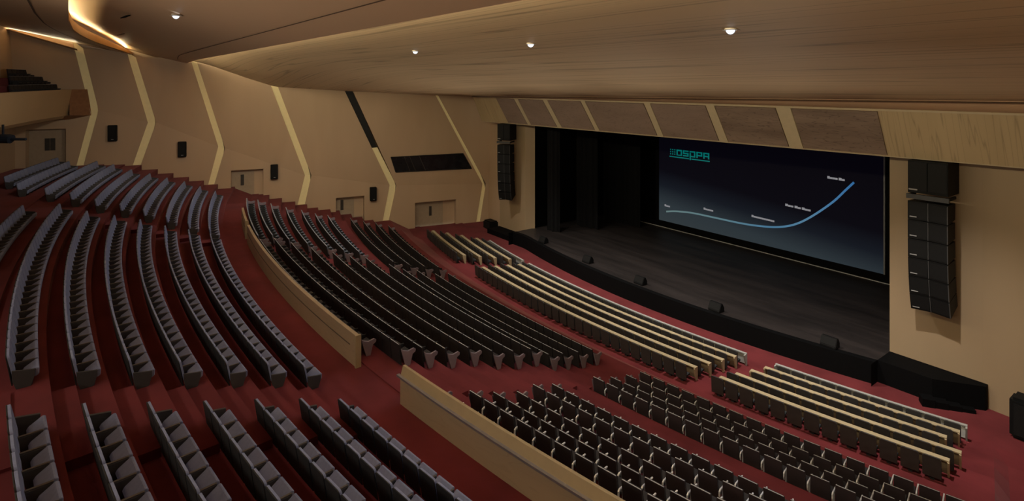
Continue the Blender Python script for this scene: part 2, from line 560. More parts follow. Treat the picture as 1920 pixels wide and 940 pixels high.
def caption(words_, z0, slope=-0.03):
    b = MB()
    for x0, x1 in words_:
        k = max(1, int((x1 - x0) / 0.13))
        for i in range(k):
            xa = x0 + (x1 - x0) * i / k; xb = x0 + (x1 - x0) * (i + 0.97) / k
            za = z0 + slope * (xa - words_[0][0]); h = 0.05 + (0.035 if i == 0 else 0)
            b.add([(xa, -0.015, za - 0.05), (xb, -0.015, za - 0.05), (xb, -0.015, za + h), (xa, -0.015, za + h)], [(0, 1, 2, 3)])
    b.build('chart_caption', M['caption'], scr, recalc=False)


caption([(-6.62, -6.16)], 2.33 - ST)
caption([(-3.5, -2.79)], 2.66 - ST)
caption([(-0.17, 1.26)], 2.82 - ST, -0.03)
caption([(1.9, 2.38), (2.44, 2.80), (2.85, 3.34)], 3.85 - ST, -0.05)
caption([(4.22, 4.75), (4.80, 5.11)], 5.74 - ST, -0.03)
# wordmark: three-by-three dots, D S p P A, underline broken by the descender
lg = MB()


def rect(x0, x1, z0, z1):
    lg.add([(x0, -0.02, z0 - ST), (x1, -0.02, z0 - ST), (x1, -0.02, z1 - ST), (x0, -0.02, z1 - ST)], [(0, 1, 2, 3)])


for i in range(3):
    for j in range(3):
        rect(-6.14 + 0.17 * i, -6.05 + 0.17 * i, 5.92 + 0.15 * j, 6.0 + 0.15 * j)
LX = [-5.62 + 0.525 * i for i in range(5)]; LW = 0.45; TH = 0.105; ZB, ZT_ = 5.90, 6.30; ZM = 6.10
x = LX[0]; rect(x, x + LW, ZT_ - TH, ZT_); rect(x, x + LW, ZB, ZB + TH * .6); rect(x, x + TH, ZB, ZT_); rect(x + LW - TH, x + LW, ZB, ZT_)
x = LX[1]; rect(x, x + LW, ZT_ - TH * .8, ZT_); rect(x, x + LW, ZB, ZB + TH * .8); rect(x, x + LW, ZM - .045, ZM + .045); rect(x, x + TH, ZM, ZT_); rect(x + LW - TH, x + LW, ZB, ZM)
x = LX[2]; rect(x, x + LW, ZT_ - TH * .8, ZT_); rect(x, x + LW, ZB, ZB + TH * .8); rect(x, x + TH, 5.70, ZT_ - .12); rect(x + LW - TH, x + LW, ZB, ZT_)
x = LX[3]; rect(x, x + LW, ZT_ - TH * .8, ZT_); rect(x, x + LW, ZM - .08, ZM + .01); rect(x, x + TH, ZB, ZT_); rect(x + LW - TH, x + LW, ZM - .08, ZT_)
x = LX[4]; rect(x, x + LW, ZT_ - TH * .8, ZT_); rect(x, x + LW, ZM - .08, ZM + .01); rect(x, x + TH, ZB, ZT_); rect(x + LW - TH, x + LW, ZB, ZT_)
rect(-6.2, LX[2] - .04, 5.74, 5.81); rect(LX[2] + TH + .05, LX[4] + LW + .03, 5.74, 5.81)
lg.build('logo_lettering', M['logo'], scr, recalc=False)

# ------------------------------------------------------------------ left side wall
KN = [(-40, 13.2), (-23.1, 9.1), (-20.2, 8.36), (-16.42, 6.63), (-11.25, 4.45), (-5.55, 3.33), (1.4, 2.92), (5, 2.8)]
ND = Vector((0.9757, -0.2193, 0)); WD = Vector((0.2193, 0.9757, 0)); WA = Vector((-18.39, 0.62, 0))


def zk(y):
    for (a, b_), (c, d) in zip(KN, KN[1:]):
        if y <= c:
            return b_ + (d - b_) * (y - a) / (c - a)
    return KN[-1][1]


def WP(y, z, out=0.0):
    off = 0.13 * max(0.0, z - zk(y)) + out
    return WA + WD * ((y - WA.y) / WD.y) + ND * off + Vector((0, 0, z))


S = {'1L': [(-23.97, 12.96), (-23.27, 9.04), (-24.09, 5.3)], '1R': [(-23.47, 12.53), (-22.88, 9.18), (-23.75, 5.3)],
     '2L': [(-21.32, 12.35), (-20.42, 8.36), (-21.6, 4.4)], '2R': [(-20.86, 11.99), (-19.98, 8.35), (-21.2, 4.4)],
     '3L': [(-18.0, 11.94), (-16.62, 6.69), (-17.45, 3.1)], '3R': [(-17.68, 11.88), (-16.23, 6.57), (-17.15, 3.1)],
     '4L': [(-13.48, 10.37), (-11.45, 4.47), (-12.2, 1.3)], '4R': [(-13.08, 10.37), (-11.04, 4.44), (-11.7, 1.3)],
     '5L': [(-8.92, 10.12), (-5.79, 3.35), (-6.5, -0.3)], '5R': [(-8.4, 10.12), (-5.31, 3.31), (-6.08, -0.3)],
     '6L': [(-2.63, 9.79), (1.24, 2.93), (0.68, -0.3)], '6R': [(-2.43, 9.79), (1.54, 2.9), (1.0, -0.3)]}
# tops reach a little above the ceiling line
for k in S:
    (y0, z0), (y1, z1) = S[k][0], S[k][1]
    S[k][0] = (y0 + (y0 - y1) * 0.10, z0 + (z0 - z1) * 0.10)
lw = MB(); DEP = 0.14


def wquad(a, b_, c, d, nu=6, nv=6):
    """bilinear patch on the wall surface; corners (y,z): a top-left, b top-right, c bottom-right, d bottom-left"""
    def fn(u, v):
        t = [(a[i] * (1 - u) + b_[i] * u) * (1 - v) + (d[i] * (1 - u) + c[i] * u) * v for i in (0, 1)]
        return WP(*t)
    lw.grid(fn, nu, nv)


def wedge_(pts):
    """return face from the panel surface back to the recess, along a polyline"""
    for p, q in zip(pts, pts[1:]):
        lw.add([WP(*p), WP(*q), WP(*q, -DEP - 0.6), WP(*p, -DEP - 0.6)], [(0, 1, 2, 3)])


def lowpanel(tl, tr, bl, br, door=None):
    if not door:
        wquad(tl, tr, br, bl); return
    y0, y1, zb0, zb1, zt = door
    kz = lambda y: tl[1] + (tr[1] - tl[1]) * (y - tl[0]) / (tr[0] - tl[0])
    bz = lambda y: bl[1] + (br[1] - bl[1]) * (y - bl[0]) / (br[0] - bl[0])
    wquad(tl, (y0, kz(y0)), (y0, bz(y0)), bl)
    wquad((y0, kz(y0)), (y1, kz(y1)), (y1, zt), (y0, zt))
    wquad((y1, kz(y1)), tr, br, (y1, bz(y1)))
    d = 0.55
    for q in (((y0, bz(y0)), (y0, zt)), ((y0, zt), (y1, zt)), ((y1, zt), (y1, bz(y1)))):
        lw.add([WP(*q[0]), WP(*q[1]), WP(*q[1], -d), WP(*q[0], -d)], [(0, 1, 2, 3)])


DOORS = {'3': (-15.9, -14.0, 3.8, 3.45, 5.08), '4': (-9.45, -7.55, 1.5, 1.38, 2.74), '5': (-3.96, -0.85, 0, 0, 1.90)}
for a, c in (('1', '2'), ('2', '3'), ('3', '4'), ('4', '5'), ('5', '6')):
    Rr, Ll = S[a + 'R'], S[c + 'L']
    wquad(Rr[0], Ll[0], Ll[1], Rr[1])
    lowpanel(Rr[1], Ll[1], Rr[2], Ll[2], DOORS.get(a))
    wedge_(Rr); wedge_(Ll)
# rear end, before the first reveal, and front end after the last
wquad((-27.6, 14.6), S['1L'][0], S['1L'][1], (-27.6, 9.1)); 
L1 = S['1L']
lowpanel((-27.6, 9.1), L1[1], (-27.6, 5.3), L1[2], (-26.3, -24.45, 5.9, 5.9, 8.12)); wedge_(L1)
wquad(S['6R'][0], (1.75, 9.9), (1.75, 2.9), S['6R'][1]); wquad(S['6R'][1], (1.75, 2.9), (1.75, -0.3), S['6R'][2]); wedge_(S['6R'])
# backing behind the reveals
bk = lambda u, v: WP(-28 + 30 * u, 15 * v - 0.3, -0.62)
lw.grid(bk, 30, 15)
struct('wall_left', lw, M['wall'], recalc=False)

ORDER = ['first', 'second', 'third', 'fourth', 'fifth', 'sixth']
LOOK = ['beside the balcony end', 'second from the balcony', 'just before the upper doorway', 'between the upper and middle doorways', 'below the black slot', 'by the stage corner']
for i in range(1, 7):
    Ls, Rs = S['%dL' % i], S['%dR' % i]
    if i == 5:
        mL, mR = (-7.14, 6.15), (-6.72, 6.19)
        t = MB()
        for j in range(6):
            q = [(Ls[0][0] + (mL[0] - Ls[0][0]) * s_ / 6, Ls[0][1] + (mL[1] - Ls[0][1]) * s_ / 6) for s_ in (j, j + 1)]
            w = [(Rs[0][0] + (mR[0] - Rs[0][0]) * s_ / 6, Rs[0][1] + (mR[1] - Rs[0][1]) * s_ / 6) for s_ in (j, j + 1)]
            t.add([WP(*q[0], -0.06), WP(*w[0], -0.06), WP(*w[1], -0.06), WP(*q[1], -0.06)], [(0, 1, 2, 3)])
        tag(t.build('black_wall_slot', M['black_strip'], recalc=False), 'black slanting slot in the side wall above the fifth cream light reveal', 'wall recess')
        Ls = [mL] + Ls[1:]; Rs = [mR] + Rs[1:]
    t = MB(); nseg = 10
    pl = []
    for A_, B_ in ((0, 1), (1, 2)):
        for j in range(nseg + (A_ == 1)):
            s_ = j / nseg
            pl.append(((Ls[A_][0] * (1 - s_) + Ls[B_][0] * s_, Ls[A_][1] * (1 - s_) + Ls[B_][1] * s_), (Rs[A_][0] * (1 - s_) + Rs[B_][0] * s_, Rs[A_][1] * (1 - s_) + Rs[B_][1] * s_)))
    # soften the knee
    sm = list(pl)
    for k in range(nseg - 1, nseg + 2):
        sm[k] = tuple(((pl[k - 1][e][0] + pl[k + 1][e][0]) / 2 * 0.5 + pl[k][e][0] * 0.5, pl[k][e][1]) for e in (0, 1))
    for (l0, r0), (l1, r1) in zip(sm, sm[1:]):
        t.add([WP(*l0, -0.05), WP(*r0, -0.05), WP(*r1, -0.05), WP(*l1, -0.05)], [(0, 1, 2, 3)])
    tag(t.build('light_reveal', M['strip'], recalc=False), 'glowing cream bent light reveal in the side wall, ' + LOOK[i - 1], 'wall light', 'cream light reveals of the side wall')

# doors in the side wall
DL = [('1', (-15.9, -14.55), 3.3, 5.0, -15.25, 'door_1'), ('2', (-9.45, -8.2), 1.2, 2.68, -9.0, 'door_2'), ('3', (-3.96, -1.75), -0.1, 1.84, -2.7, 'door_3'), ('0', (-26.3, -24.45), 5.7, 8.1, -25.3, 'door_4')]
for _, (y0, y1), z0, z1, ys, nm in DL:
    full = {'door_1': -14.0, 'door_2': -7.55, 'door_3': -0.85, 'door_4': -24.45}[nm]
    d = MB()
    d.add([WP(y0, z0, -0.5), WP(full, z0, -0.5), WP(full, z1 + .1, -0.5), WP(y0, z1 + .1, -0.5)], [(0, 1, 2, 3)], M['wall'])
    ds = d.build(nm, None, recalc=False); ds['kind'] = 'structure'
    lf = MB(); lf.add([WP(y0 + .04, z0, -0.46), WP(y1, z0, -0.46), WP(y1, z1, -0.46), WP(y0 + .04, z1, -0.46)], [(0, 1, 2, 3)])
    lf.build('door_leaf', M['door'], ds, recalc=False)
    zc = z0 + (z1 - z0) * 0.62
    w = 0.1 if nm != 'door_4' else 0.12
    for dy in ((0,) if nm != 'door_4' else (-0.13, 0.13)):
        sl = MB(); sl.add([WP(ys - w + dy, zc - .36, -0.44), WP(ys + w + dy, zc - .36, -0.44), WP(ys + w + dy, zc + .36, -0.44), WP(ys - w + dy, zc + .36, -0.44)], [(0, 1, 2, 3)])
        sl.build('glass_slot', M['slot'], ds, recalc=False)

# control-room window
wn = MB(); wpts = [(-5.76, 5.43), (-0.42, 5.42), (0.3, 4.21), (-5.39, 4.3)]
wn.add([WP(*p, 0.03) for p in wpts], [(3, 2, 1, 0)])
wo = struct('window_1', wn, M['ctrl_glass'], recalc=False)
fr = MB()
for p, q in zip(wpts, wpts[1:] + wpts[:1]):
    fr.tube([WP(*p, 0.04), WP(*q, 0.04)], 0.03, 6)
fr.build('window_frame', M['black_strip'], wo)
for f_ in (0.18, 0.25, 0.38):
    t = MB(); top = (-5.76 + 5.34 * f_, 5.38); bot = (-5.39 + 5.69 * f_, 4.3)
    t.tube([WP(*top, 0.045), WP(*bot, 0.045)], 0.02, 5); t.build('mullion', M['slot'], wo)

# small wall speakers
for i, (y, z, lb) in enumerate([(-22.17, 7.78, 'small black speaker on the side wall, highest one, next to the balcony'), (-18.59, 6.63, 'small black speaker on the side wall left of the third light reveal'),
                                (-13.35, 4.86, 'small black speaker on the side wall beside the upper doorway'), (-6.97, 2.85, 'small black speaker on the side wall beside the middle doorway, lowest one')]):
    base = WP(y, z)
    s = empty('wall_speaker', base, -rad(12.67) - PI / 2 + PI, lb, 'speaker', 'black speakers along the side wall')
    s.rotation_euler = (0, 0, math.atan2(ND.y, ND.x) + PI / 2)   # local -Y points into the hall
    b = MB(); b.box((0, -0.17, 0), (0.46, 0.30, 0.96)); b.build('cabinet', M['spk_black'], s, bevel=0.02)
    b = MB(); b.box((0, -0.33, 0.02), (0.40, 0.02, 0.86)); b.build('grille', M['spk_grille'], s)
    b = MB(); b.box((0.02, -0.345, -0.36), (0.12, 0.01, 0.035)); b.build('badge', M['badge'], s)
    b = MB(); b.box((0, -0.01, 0), (0.2, 0.1, 0.3)); b.build('bracket', M['spk_black'], s)

# ------------------------------------------------------------------ front walls and header
HB_Y, HT_Y = -0.15, -0.98


def hb(x): return 8.10 + 0.0095 * (x + 0) + 0.03
def ht(x): return 9.92 + 0.006 * x


for sgn, nm in ((-1, 'wall_front_left'), (1, 'wall_front_right')):
    b = MB()
    xe = -12.19 if sgn < 0 else 10.07
    xc = -15.23 if sgn < 0 else 12.86
    def V(x, y, z): return (x, y, z)
    top = 9.9
    b.add([(xe, 0.75, 0.3), (xe, 0.75, top), (xc, 0.75, top), (xc, 0.75, 0.3)], [(0, 1, 2, 3)])
    b.add([(xe, 0.75, 0.3), (xe, 0.75, top), (xe + (0.43 if sgn < 0 else 0), 1.25 if sgn < 0 else 2.2, top), (xe + (0.43 if sgn < 0 else 0), 1.25 if sgn < 0 else 2.2, 0.3)], [(0, 1, 2, 3)], None)
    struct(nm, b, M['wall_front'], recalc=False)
    b = MB()
    if sgn < 0:
        q = WP(1.7, 0)
        b.add([(xc, 0.75, -0.1), (xc, 0.75, top), (q.x + 0.3, q.y, top), (q.x, q.y, -0.1)], [(0, 1, 2, 3)])
        struct('wall_corner_left', b, M['wall'], recalc=False)
    else:
        b.add([(xc, 0.75, -0.1), (xc, 0.75, top), (19.0, 0.2, top), (19.0, 0.2, -0.1)], [(0, 1, 2, 3)])
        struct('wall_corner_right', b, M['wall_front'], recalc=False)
b = MB(); b.add([(-wall_x(y), y, z) for y, z in ((1.0, -0.2), (1.0, 15), (-30, 15), (-30, -0.2))], [(0, 1, 2, 3)])
struct('wall_right', b, M['wall'], recalc=False)
b = MB(); b.sweep([(84.8, 5.8), (84.8, 8.9), (85.0, 8.9), (85.0, 5.8)], -18, 14); struct('wall_back_lower', b, M['wall'], recalc=True)
b = MB(); b.add([(-24.9, -26.6, 8), (-24.9, -26.6, 16), (-10, -33.5, 16), (-10, -33.5, 8)], [(0, 1, 2, 3)]); struct('wall_back_upper', b, M['wall'], recalc=False)

# header above the stage
b = MB()
XL, XR = -16.2, 19.0
b.grid(lambda u, v: (XL + (XR - XL) * u, HB_Y + (HT_Y - HB_Y) * v, hb(XL + (XR - XL) * u) + (ht(XL + (XR - XL) * u) - hb(XL + (XR - XL) * u)) * v), 24, 2)
b.grid(lambda u, v: (XL + (XR - XL) * u, HB_Y + 1.2 * v, hb(XL + (XR - XL) * u)), 24, 1)
struct('wall_header', b, M['header'], recalc=False)


def HP(x, v, out=0.0):
    z = hb(x) + (ht(x) - hb(x)) * v; y = HB_Y + (HT_Y - HB_Y) * v
    return (x, y - out * 0.91, z - out * 0.42)


b = MB(); b.grid(lambda u, v: HP(XL + (XR - XL) * u, 0.965 + 0.035 * v, 0.03), 24, 1); b.grid(lambda u, v: HP(XL + (XR - XL) * u, 0.0 + 0.02 * v, 0.025), 24, 1)
struct('trim_header', b, M['header_trim'], recalc=False)
# (bottom-left, bottom-right, top-left, top-right) x of the seven brown panels
PAN = [(-12.84, -10.72, -13.22, -11.22), (-10.32, -7.78, -10.75, -8.28), (-7.30, -4.52, -7.80, -4.92), (-4.10, -0.08, -4.50, -0.33),
       (0.36, 3.46, 0.13, 3.26), (3.98, 6.72, 3.76, 6.55), (7.36, 10.34, 7.22, 10.30)]
for i, (bl, br, tl, tr) in enumerate(PAN):
    b = MB()
    b.add([HP(bl, .045, .05), HP(br, .045, .05), HP(tr, .95, .05), HP(tl, .95, .05), HP(bl, .045, 0), HP(br, .045, 0), HP(tr, .95, 0), HP(tl, .95, 0)],
          [(0, 1, 2, 3), (0, 4, 5, 1), (1, 5, 6, 2), (2, 6, 7, 3), (3, 7, 4, 0)])
    wv = i >= 5
    tag(b.build('acoustic_panel', M['acoustic_wavy' if wv else 'acoustic']), '%s slanting brown %s in the header over the stage, %s from the left speaker array' % ('plain' if not wv else 'wavy-grained', 'panel', nth(i + 1)), 'wall panel', 'brown panels of the stage header')
for i in range(6):
    br, tr = PAN[i][1], PAN[i][3]; bl, tl = PAN[i + 1][0], PAN[i + 1][2]
    b = MB(); b.add([HP(br + .04, .02, .04), HP(bl - .04, .02, .04), HP(tl - .04, .97, .04), HP(tr + .04, .97, .04)], [(0, 1, 2, 3)])
    struct('trim_%d' % (i + 1), b, M['header_trim'], recalc=False)

# ------------------------------------------------------------------ ceilings
FR_Y = -1.62


def fz(x): return 10.16 + 0.016 * x      # height of the front edge of the big front ceiling


def lerp(a, b_, t): return a + (b_ - a) * t


# left edge of the front ceiling along the side wall (y, z)
LE = [(1.6, 9.74), (-2.55, 9.86), (-8.86, 10.2), (-13.3, 10.5), (-15.0, 11.1), (-17.0, 11.9), (-19.3, 12.55)]


def left_edge(t):
    y = lerp(1.6, -19.3, t)
    for (y0, z0), (y1, z1) in zip(LE, LE[1:]):
        if y <= y0 and y >= y1:
            s_ = (y - y0) / (y1 - y0)
            z = lerp(z0, z1, s_); break
    return Vector(WP(y, z)) - ND * 0.25


XR2 = 26.0


def front_ceiling(u, v):
    """u across (left to right), v from stage to rear"""
    x = lerp(-15.5, XR2, u)
    F0 = Vector((lerp(-17.6, XR2, u), lerp(1.6, FR_Y, min(1, u * 14)), fz(lerp(-17.6, XR2, u)) if u * 14 > 1 else lerp(9.74, fz(-14.5), u * 14)))
    R0 = Vector((lerp(-22.9, XR2, u), -19.3, 12.62))
    lin = F0.lerp(R0, v)
    lin.z += 0.10 * sin(PI * v)
    L0 = left_edge(v)
    base_L = Vector((-17.6, 1.6, 9.74)).lerp(Vector((-22.9, -19.3, 12.62)), v); base_L.z += 0.10 * sin(PI * v)
    k = max(0.0, 1 - u / 0.30) ** 2
    return lin + (L0 - base_L) * k


b = MB(); b.grid(front_ceiling, 70, 40)
struct('ceiling_front', b, M['ceil_front'], recalc=False, smooth=True)
# fascia between ceiling edge and header
b = MB(); b.grid(lambda u, v: (lerp(-15.2, XR, u), lerp(HT_Y, FR_Y, v), lerp(ht(lerp(-15.2, XR, u)), fz(lerp(-15.2, XR, u)), v) - 0.05 * sin(PI * v)), 30, 4)
struct('ceiling_fascia', b, M['ceil_mid'], recalc=False, smooth=True)
b = MB(); b.grid(lambda u, v: (lerp(-15.2, XR, u), lerp(FR_Y + .0, FR_Y - 0.09, v), fz(lerp(-15.2, XR, u)) - 0.03 - 0.05 * v), 30, 1)
struct('trim_ceiling_seam', b, M['dark_line'], recalc=False)

E1Y, E1Z = -18.9, 12.05


LIP = [(-23.6, -21.1, 12.5), (-23.3, -21.2, 12.53), (-21.5, -21.75, 12.66), (-19.0, -22.55, 12.8), (-17.0, -23.1, 12.9), (-15.4, -23.42, 12.96), (-13.0, -23.72, 13.0), (-10.0, -23.92, 13.0), (-5.7, -23.97, 13.0), (0.85, -23.85, 13.0), (8, -23.8, 13.0), (30, -23.8, 13.0)]


def lip_at(x):
    for p, q in zip(LIP, LIP[1:]):
        if x <= q[0]:
            t = (x - p[0]) / (q[0] - p[0])
            return lerp(p[1], q[1], t), lerp(p[2], q[2], t)


def mid_ceiling(u, v):
    """from the lip over the front ceiling (v=0) to above the rear lip (v=1)"""
    x = lerp(-23.4, XR2, u)
    ly, lz = lip_at(x)
    k = max(0.0, min(1.0, (x + 23.4) / 5.0))
    y1 = ly - 0.35 - 0.65 * k; z1 = lz + 0.42 + 0.73 * k
    y0 = E1Y + 0.55 * max(0.0, min(1.0, (-15.0 - x) / 8.0))
    return Vector((x, lerp(y0, y1, v), lerp(E1Z, z1, v) - 0.10 * sin(PI * v)))


b = MB(); b.grid(mid_ceiling, 100, 14)
b.grid(lambda u, v: mid_ceiling(u, 0) + Vector((0, 0.02, 0.22 * v)), 50, 1)
b.grid(lambda u, v: mid_ceiling(u, 0) + Vector((0, -0.45 * v, 0.22 + 0.1 * v)), 50, 1)
struct('ceiling_middle', b, M['ceil_mid'], recalc=False, smooth=False)
b = MB()
for u0, u1 in ((0.06, 1.0),):
    b.grid(lambda u, v: mid_ceiling(lerp(u0, u1, u), 0.13 + 0.006 * v) - Vector((0, 0, 0.012)), 50, 1)
struct('trim_ceiling_groove', b, M['dark_line'], recalc=False)


def rear_lip(u):
    x = lerp(-23.4, XR2, u)
    ly, lz = lip_at(x)
    return Vector((x, ly, lz))


def rear_ceiling(u, v):
    p = rear_lip(u); q = Vector((lerp(-25.6, XR2, u), -34.0, 15.6))
    return p.lerp(q, v)


b = MB(); b.grid(rear_ceiling, 100, 14); struct('ceiling_rear', b, M['ceil_mid'], recalc=False, smooth=True)
b = MB(); b.grid(lambda u, v: rear_ceiling(u, 0.085 + 0.006 * v) - Vector((0, 0, 0.01)), 50, 1); struct('trim_rear_groove', b, M['dark_line'], recalc=False)
b = MB(); b.grid(lambda u, v: rear_lip(u) + Vector((0, -0.02 * v, (0.18 + 0.25 * min(1, u * 49.4 / 6)) * v)), 100, 2); struct('trim_cove_face', b, M['cove_lit_wood'], recalc=False)
b = MB(); b.grid(lambda u, v: rear_lip(u) + Vector((0, 0.015, -0.03 + 0.06 * v)), 100, 1); struct('trim_cove_edge', b, M['dark_line'], recalc=False)


# ceiling downlights
def downlight(p, label, power=0, tilt=None):
    e = empty('ceiling_downlight', p, 0, label, 'ceiling light', 'white ceiling downlights')
    b = MB(); n = 24; vs = []; fs = []
    for j in range(n):
        t = 2 * PI * j / n
        vs += [(0.16 * cos(t), 0.16 * sin(t), 0.0), (0.115 * cos(t), 0.115 * sin(t), -0.01), (0.105 * cos(t), 0.105 * sin(t), 0.05)]
    for j in range(n):
        k = (j + 1) % n
        fs += [(3 * j, 3 * j + 1, 3 * k + 1, 3 * k), (3 * j + 1, 3 * j + 2, 3 * k + 2, 3 * k + 1)]
    b.add(vs, fs).build('trim_ring', M['lamp_ring'], e)
    b = MB(); b.grid(lambda u, v: (0.085 * sin(PI / 2 * v) * cos(2 * PI * u), 0.085 * sin(PI / 2 * v) * sin(2 * PI * u), -0.085 * cos(PI / 2 * v)), 16, 6); b.build('lens', M['lamp'], e, recalc=False, smooth=True)
    return e


def fc_z(x, y):
    """underside of the front ceiling"""
    v = (FR_Y - y) / (FR_Y + 19.3)
    return lerp(fz(x), 12.62, v) + 0.10 * sin(PI * v)


for x, y, lb in ((0.88, -14.3, 'small white downlight in the front ceiling, first of the row from the left'), (6.79, -13.87, 'small white downlight in the middle of the front ceiling row'), (12.57, -13.57, 'bright white downlight in the front ceiling, last of the row on the right')):
    downlight((x, y, fc_z(x, y) - 0.01), lb)
downlight((0.6, -21.5, 12.78), 'small white downlight alone in the rear wooden ceiling')
for p, lb in (((-4.0, -22.45, 13.1), 'thin black air slot in the rear ceiling near the downlight'), ((-12.0, -22.25, 13.03), 'thin dark air slot in the rear ceiling close to the glowing cove')):
    b = MB(); b.box((0, 0, 0), (0.95, 0.13, 0.03))
    o = b.build('air_vent', M['black'] if p[0] > -5 else M['dark_line']); o.location = p; o.rotation_euler = (0.22, 0, 0.12)
    tag(o, lb, 'air vent', 'air slots in the rear ceiling')

# ledge at the top of the side wall that hides the cove lamps
b = MB()
for ya, yb, za, zb in ((-27.5, -23.75, 13.98, 12.72),):
    b.grid(lambda u, v: WP(lerp(ya, yb, u), lerp(za, zb, u), 0.26 * v), 10, 1); b.grid(lambda u, v: WP(lerp(ya, yb, u), lerp(za, zb, u) + 0.1 * v, 0.26), 10, 1)
struct('trim_wall_ledge', b, M['dark_line'], recalc=False)
# ------------------------------------------------------------------ balcony
b = MB()
b.sweep([(81.9, 10.45), (82.0, 9.6), (82.15, 8.95), (82.4, 8.75), (85.0, 8.55), (85.0, 8.8), (82.6, 9.2), (82.25, 10.45)], -16.55, 1.0, 40)
struct('wall_balcony', b, M['balcony'])
b = MB(); q0, q1 = P(81.98, -16.35), P(81.1, -17.15)
b.grid(lambda u, v: (lerp(q0[0], q1[0], u), lerp(q0[1], q1[1], u), lerp(8.95 - 0.08 * u, 10.45, v)), 6, 6)
b.grid(lambda u, v: (lerp(q0[0], q1[0], u), lerp(q0[1], q1[1], u) - 0.9 * v, 10.45), 6, 2)
b.grid(lambda u, v: (lerp(q0[0], q1[0], u), lerp(q0[1], q1[1], u) - 1.2 * v, 8.95 - 0.08 * u - 0.2 * v), 6, 2)
struct('wall_balcony_return', b, M['balcony_shaded'], recalc=False)
b = MB(); b.sweep([(82.2, 9.6), (82.2, 9.9), (86.5, 10.6), (86.5, 9.0)], -17.4, 1, 30); struct('floor_balcony', b, M['carpet'])


# ------------------------------------------------------------------ parapets
def parapet(name, a0, a1, r0, z0, z1, label, style):
    e = empty(name, P(r0, (a0 + a1) / 2, z0), 0, label, 'parapet', 'curved wooden parapets')
    inv = Vector(P(r0, (a0 + a1) / 2, z0))

    def part(prof_, nm, mat, aa=a0, ab=a1):
        b_ = MB().sweep(prof_, aa, ab, 40)
        b_.v = [tuple(Vector(p) - inv) for p in b_.v]
        return b_.build(nm, mat, e)
    h = z1 - z0
    if style == 'smooth':
        part([(r0, z0), (r0, z1), (r0 - .10, z1), (r0 - .10, z0)], 'panel', M['parapet'])
        part([(r0 + .012, z0 + h * .60), (r0 + .012, z0 + h * .63), (r0 - .01, z0 + h * .63), (r0 - .01, z0 + h * .60)], 'groove', M['groove'], a0 + .1, a1 - .25)
        part([(r0 + .025, z0), (r0 + .025, z1 + .015), (r0 - .12, z1 + .015), (r0 - .12, z0)], 'end_post', M['parapet_cap'], a1, a1 + .05)
    else:
        part([(r0, z0), (r0, z0 + h * .74), (r0 - .10, z0 + h * .74), (r0 - .10, z0)], 'panel', M['parapet'])
        part([(r0 - .005, z0 + h * .76), (r0 - .07, z1), (r0 - .13, z1), (r0 - .13, z0 + h * .76)], 'top_board', M['parapet_cap'])
        part([(r0 + .05, z0 + h * .735), (r0 + .05, z0 + h * .785), (r0 - .02, z0 + h * .785), (r0 - .02, z0 + h * .735)], 'rail', M['rail'], a0 - .06, a1)
    return e


parapet('parapet', -6.55, 4.02, 72.68, AISLE_Z - .05, 4.62, 'long curved beige wooden parapet behind the middle rows, with a dark groove', 'smooth')
parapet('parapet', 5.72, 12.6, 72.68, AISLE_Z - .05, 4.66, 'beige wooden parapet with grey rail behind the right rows, beside the right aisle', 'rail')
parapet('parapet', -9.6, -7.15, 72.68, AISLE_Z - .05, 4.62, 'short thin beige parapet end standing behind the left wing rows', 'smooth')

# ------------------------------------------------------------------ seats
PITCH = 0.48


def rounded(x0, x1, z0, z1, rr, n=4):
    pts = [(x0, z0), (x1, z0)]
    for cx_, s_ in ((x1 - rr, 0), (x0 + rr, 1)):
        for i in range(n + 1):
            t = PI / 2 * (i / n + s_)
            pts.append((cx_ + rr * cos(t), z1 - rr + rr * sin(t)))
    return pts


def lean(b, z0, k):
    """lean everything above z0 backwards (towards -y)"""
    b.v = [(x, y - k * max(0, z - z0), z) for x, y, z in b.v]
    return b


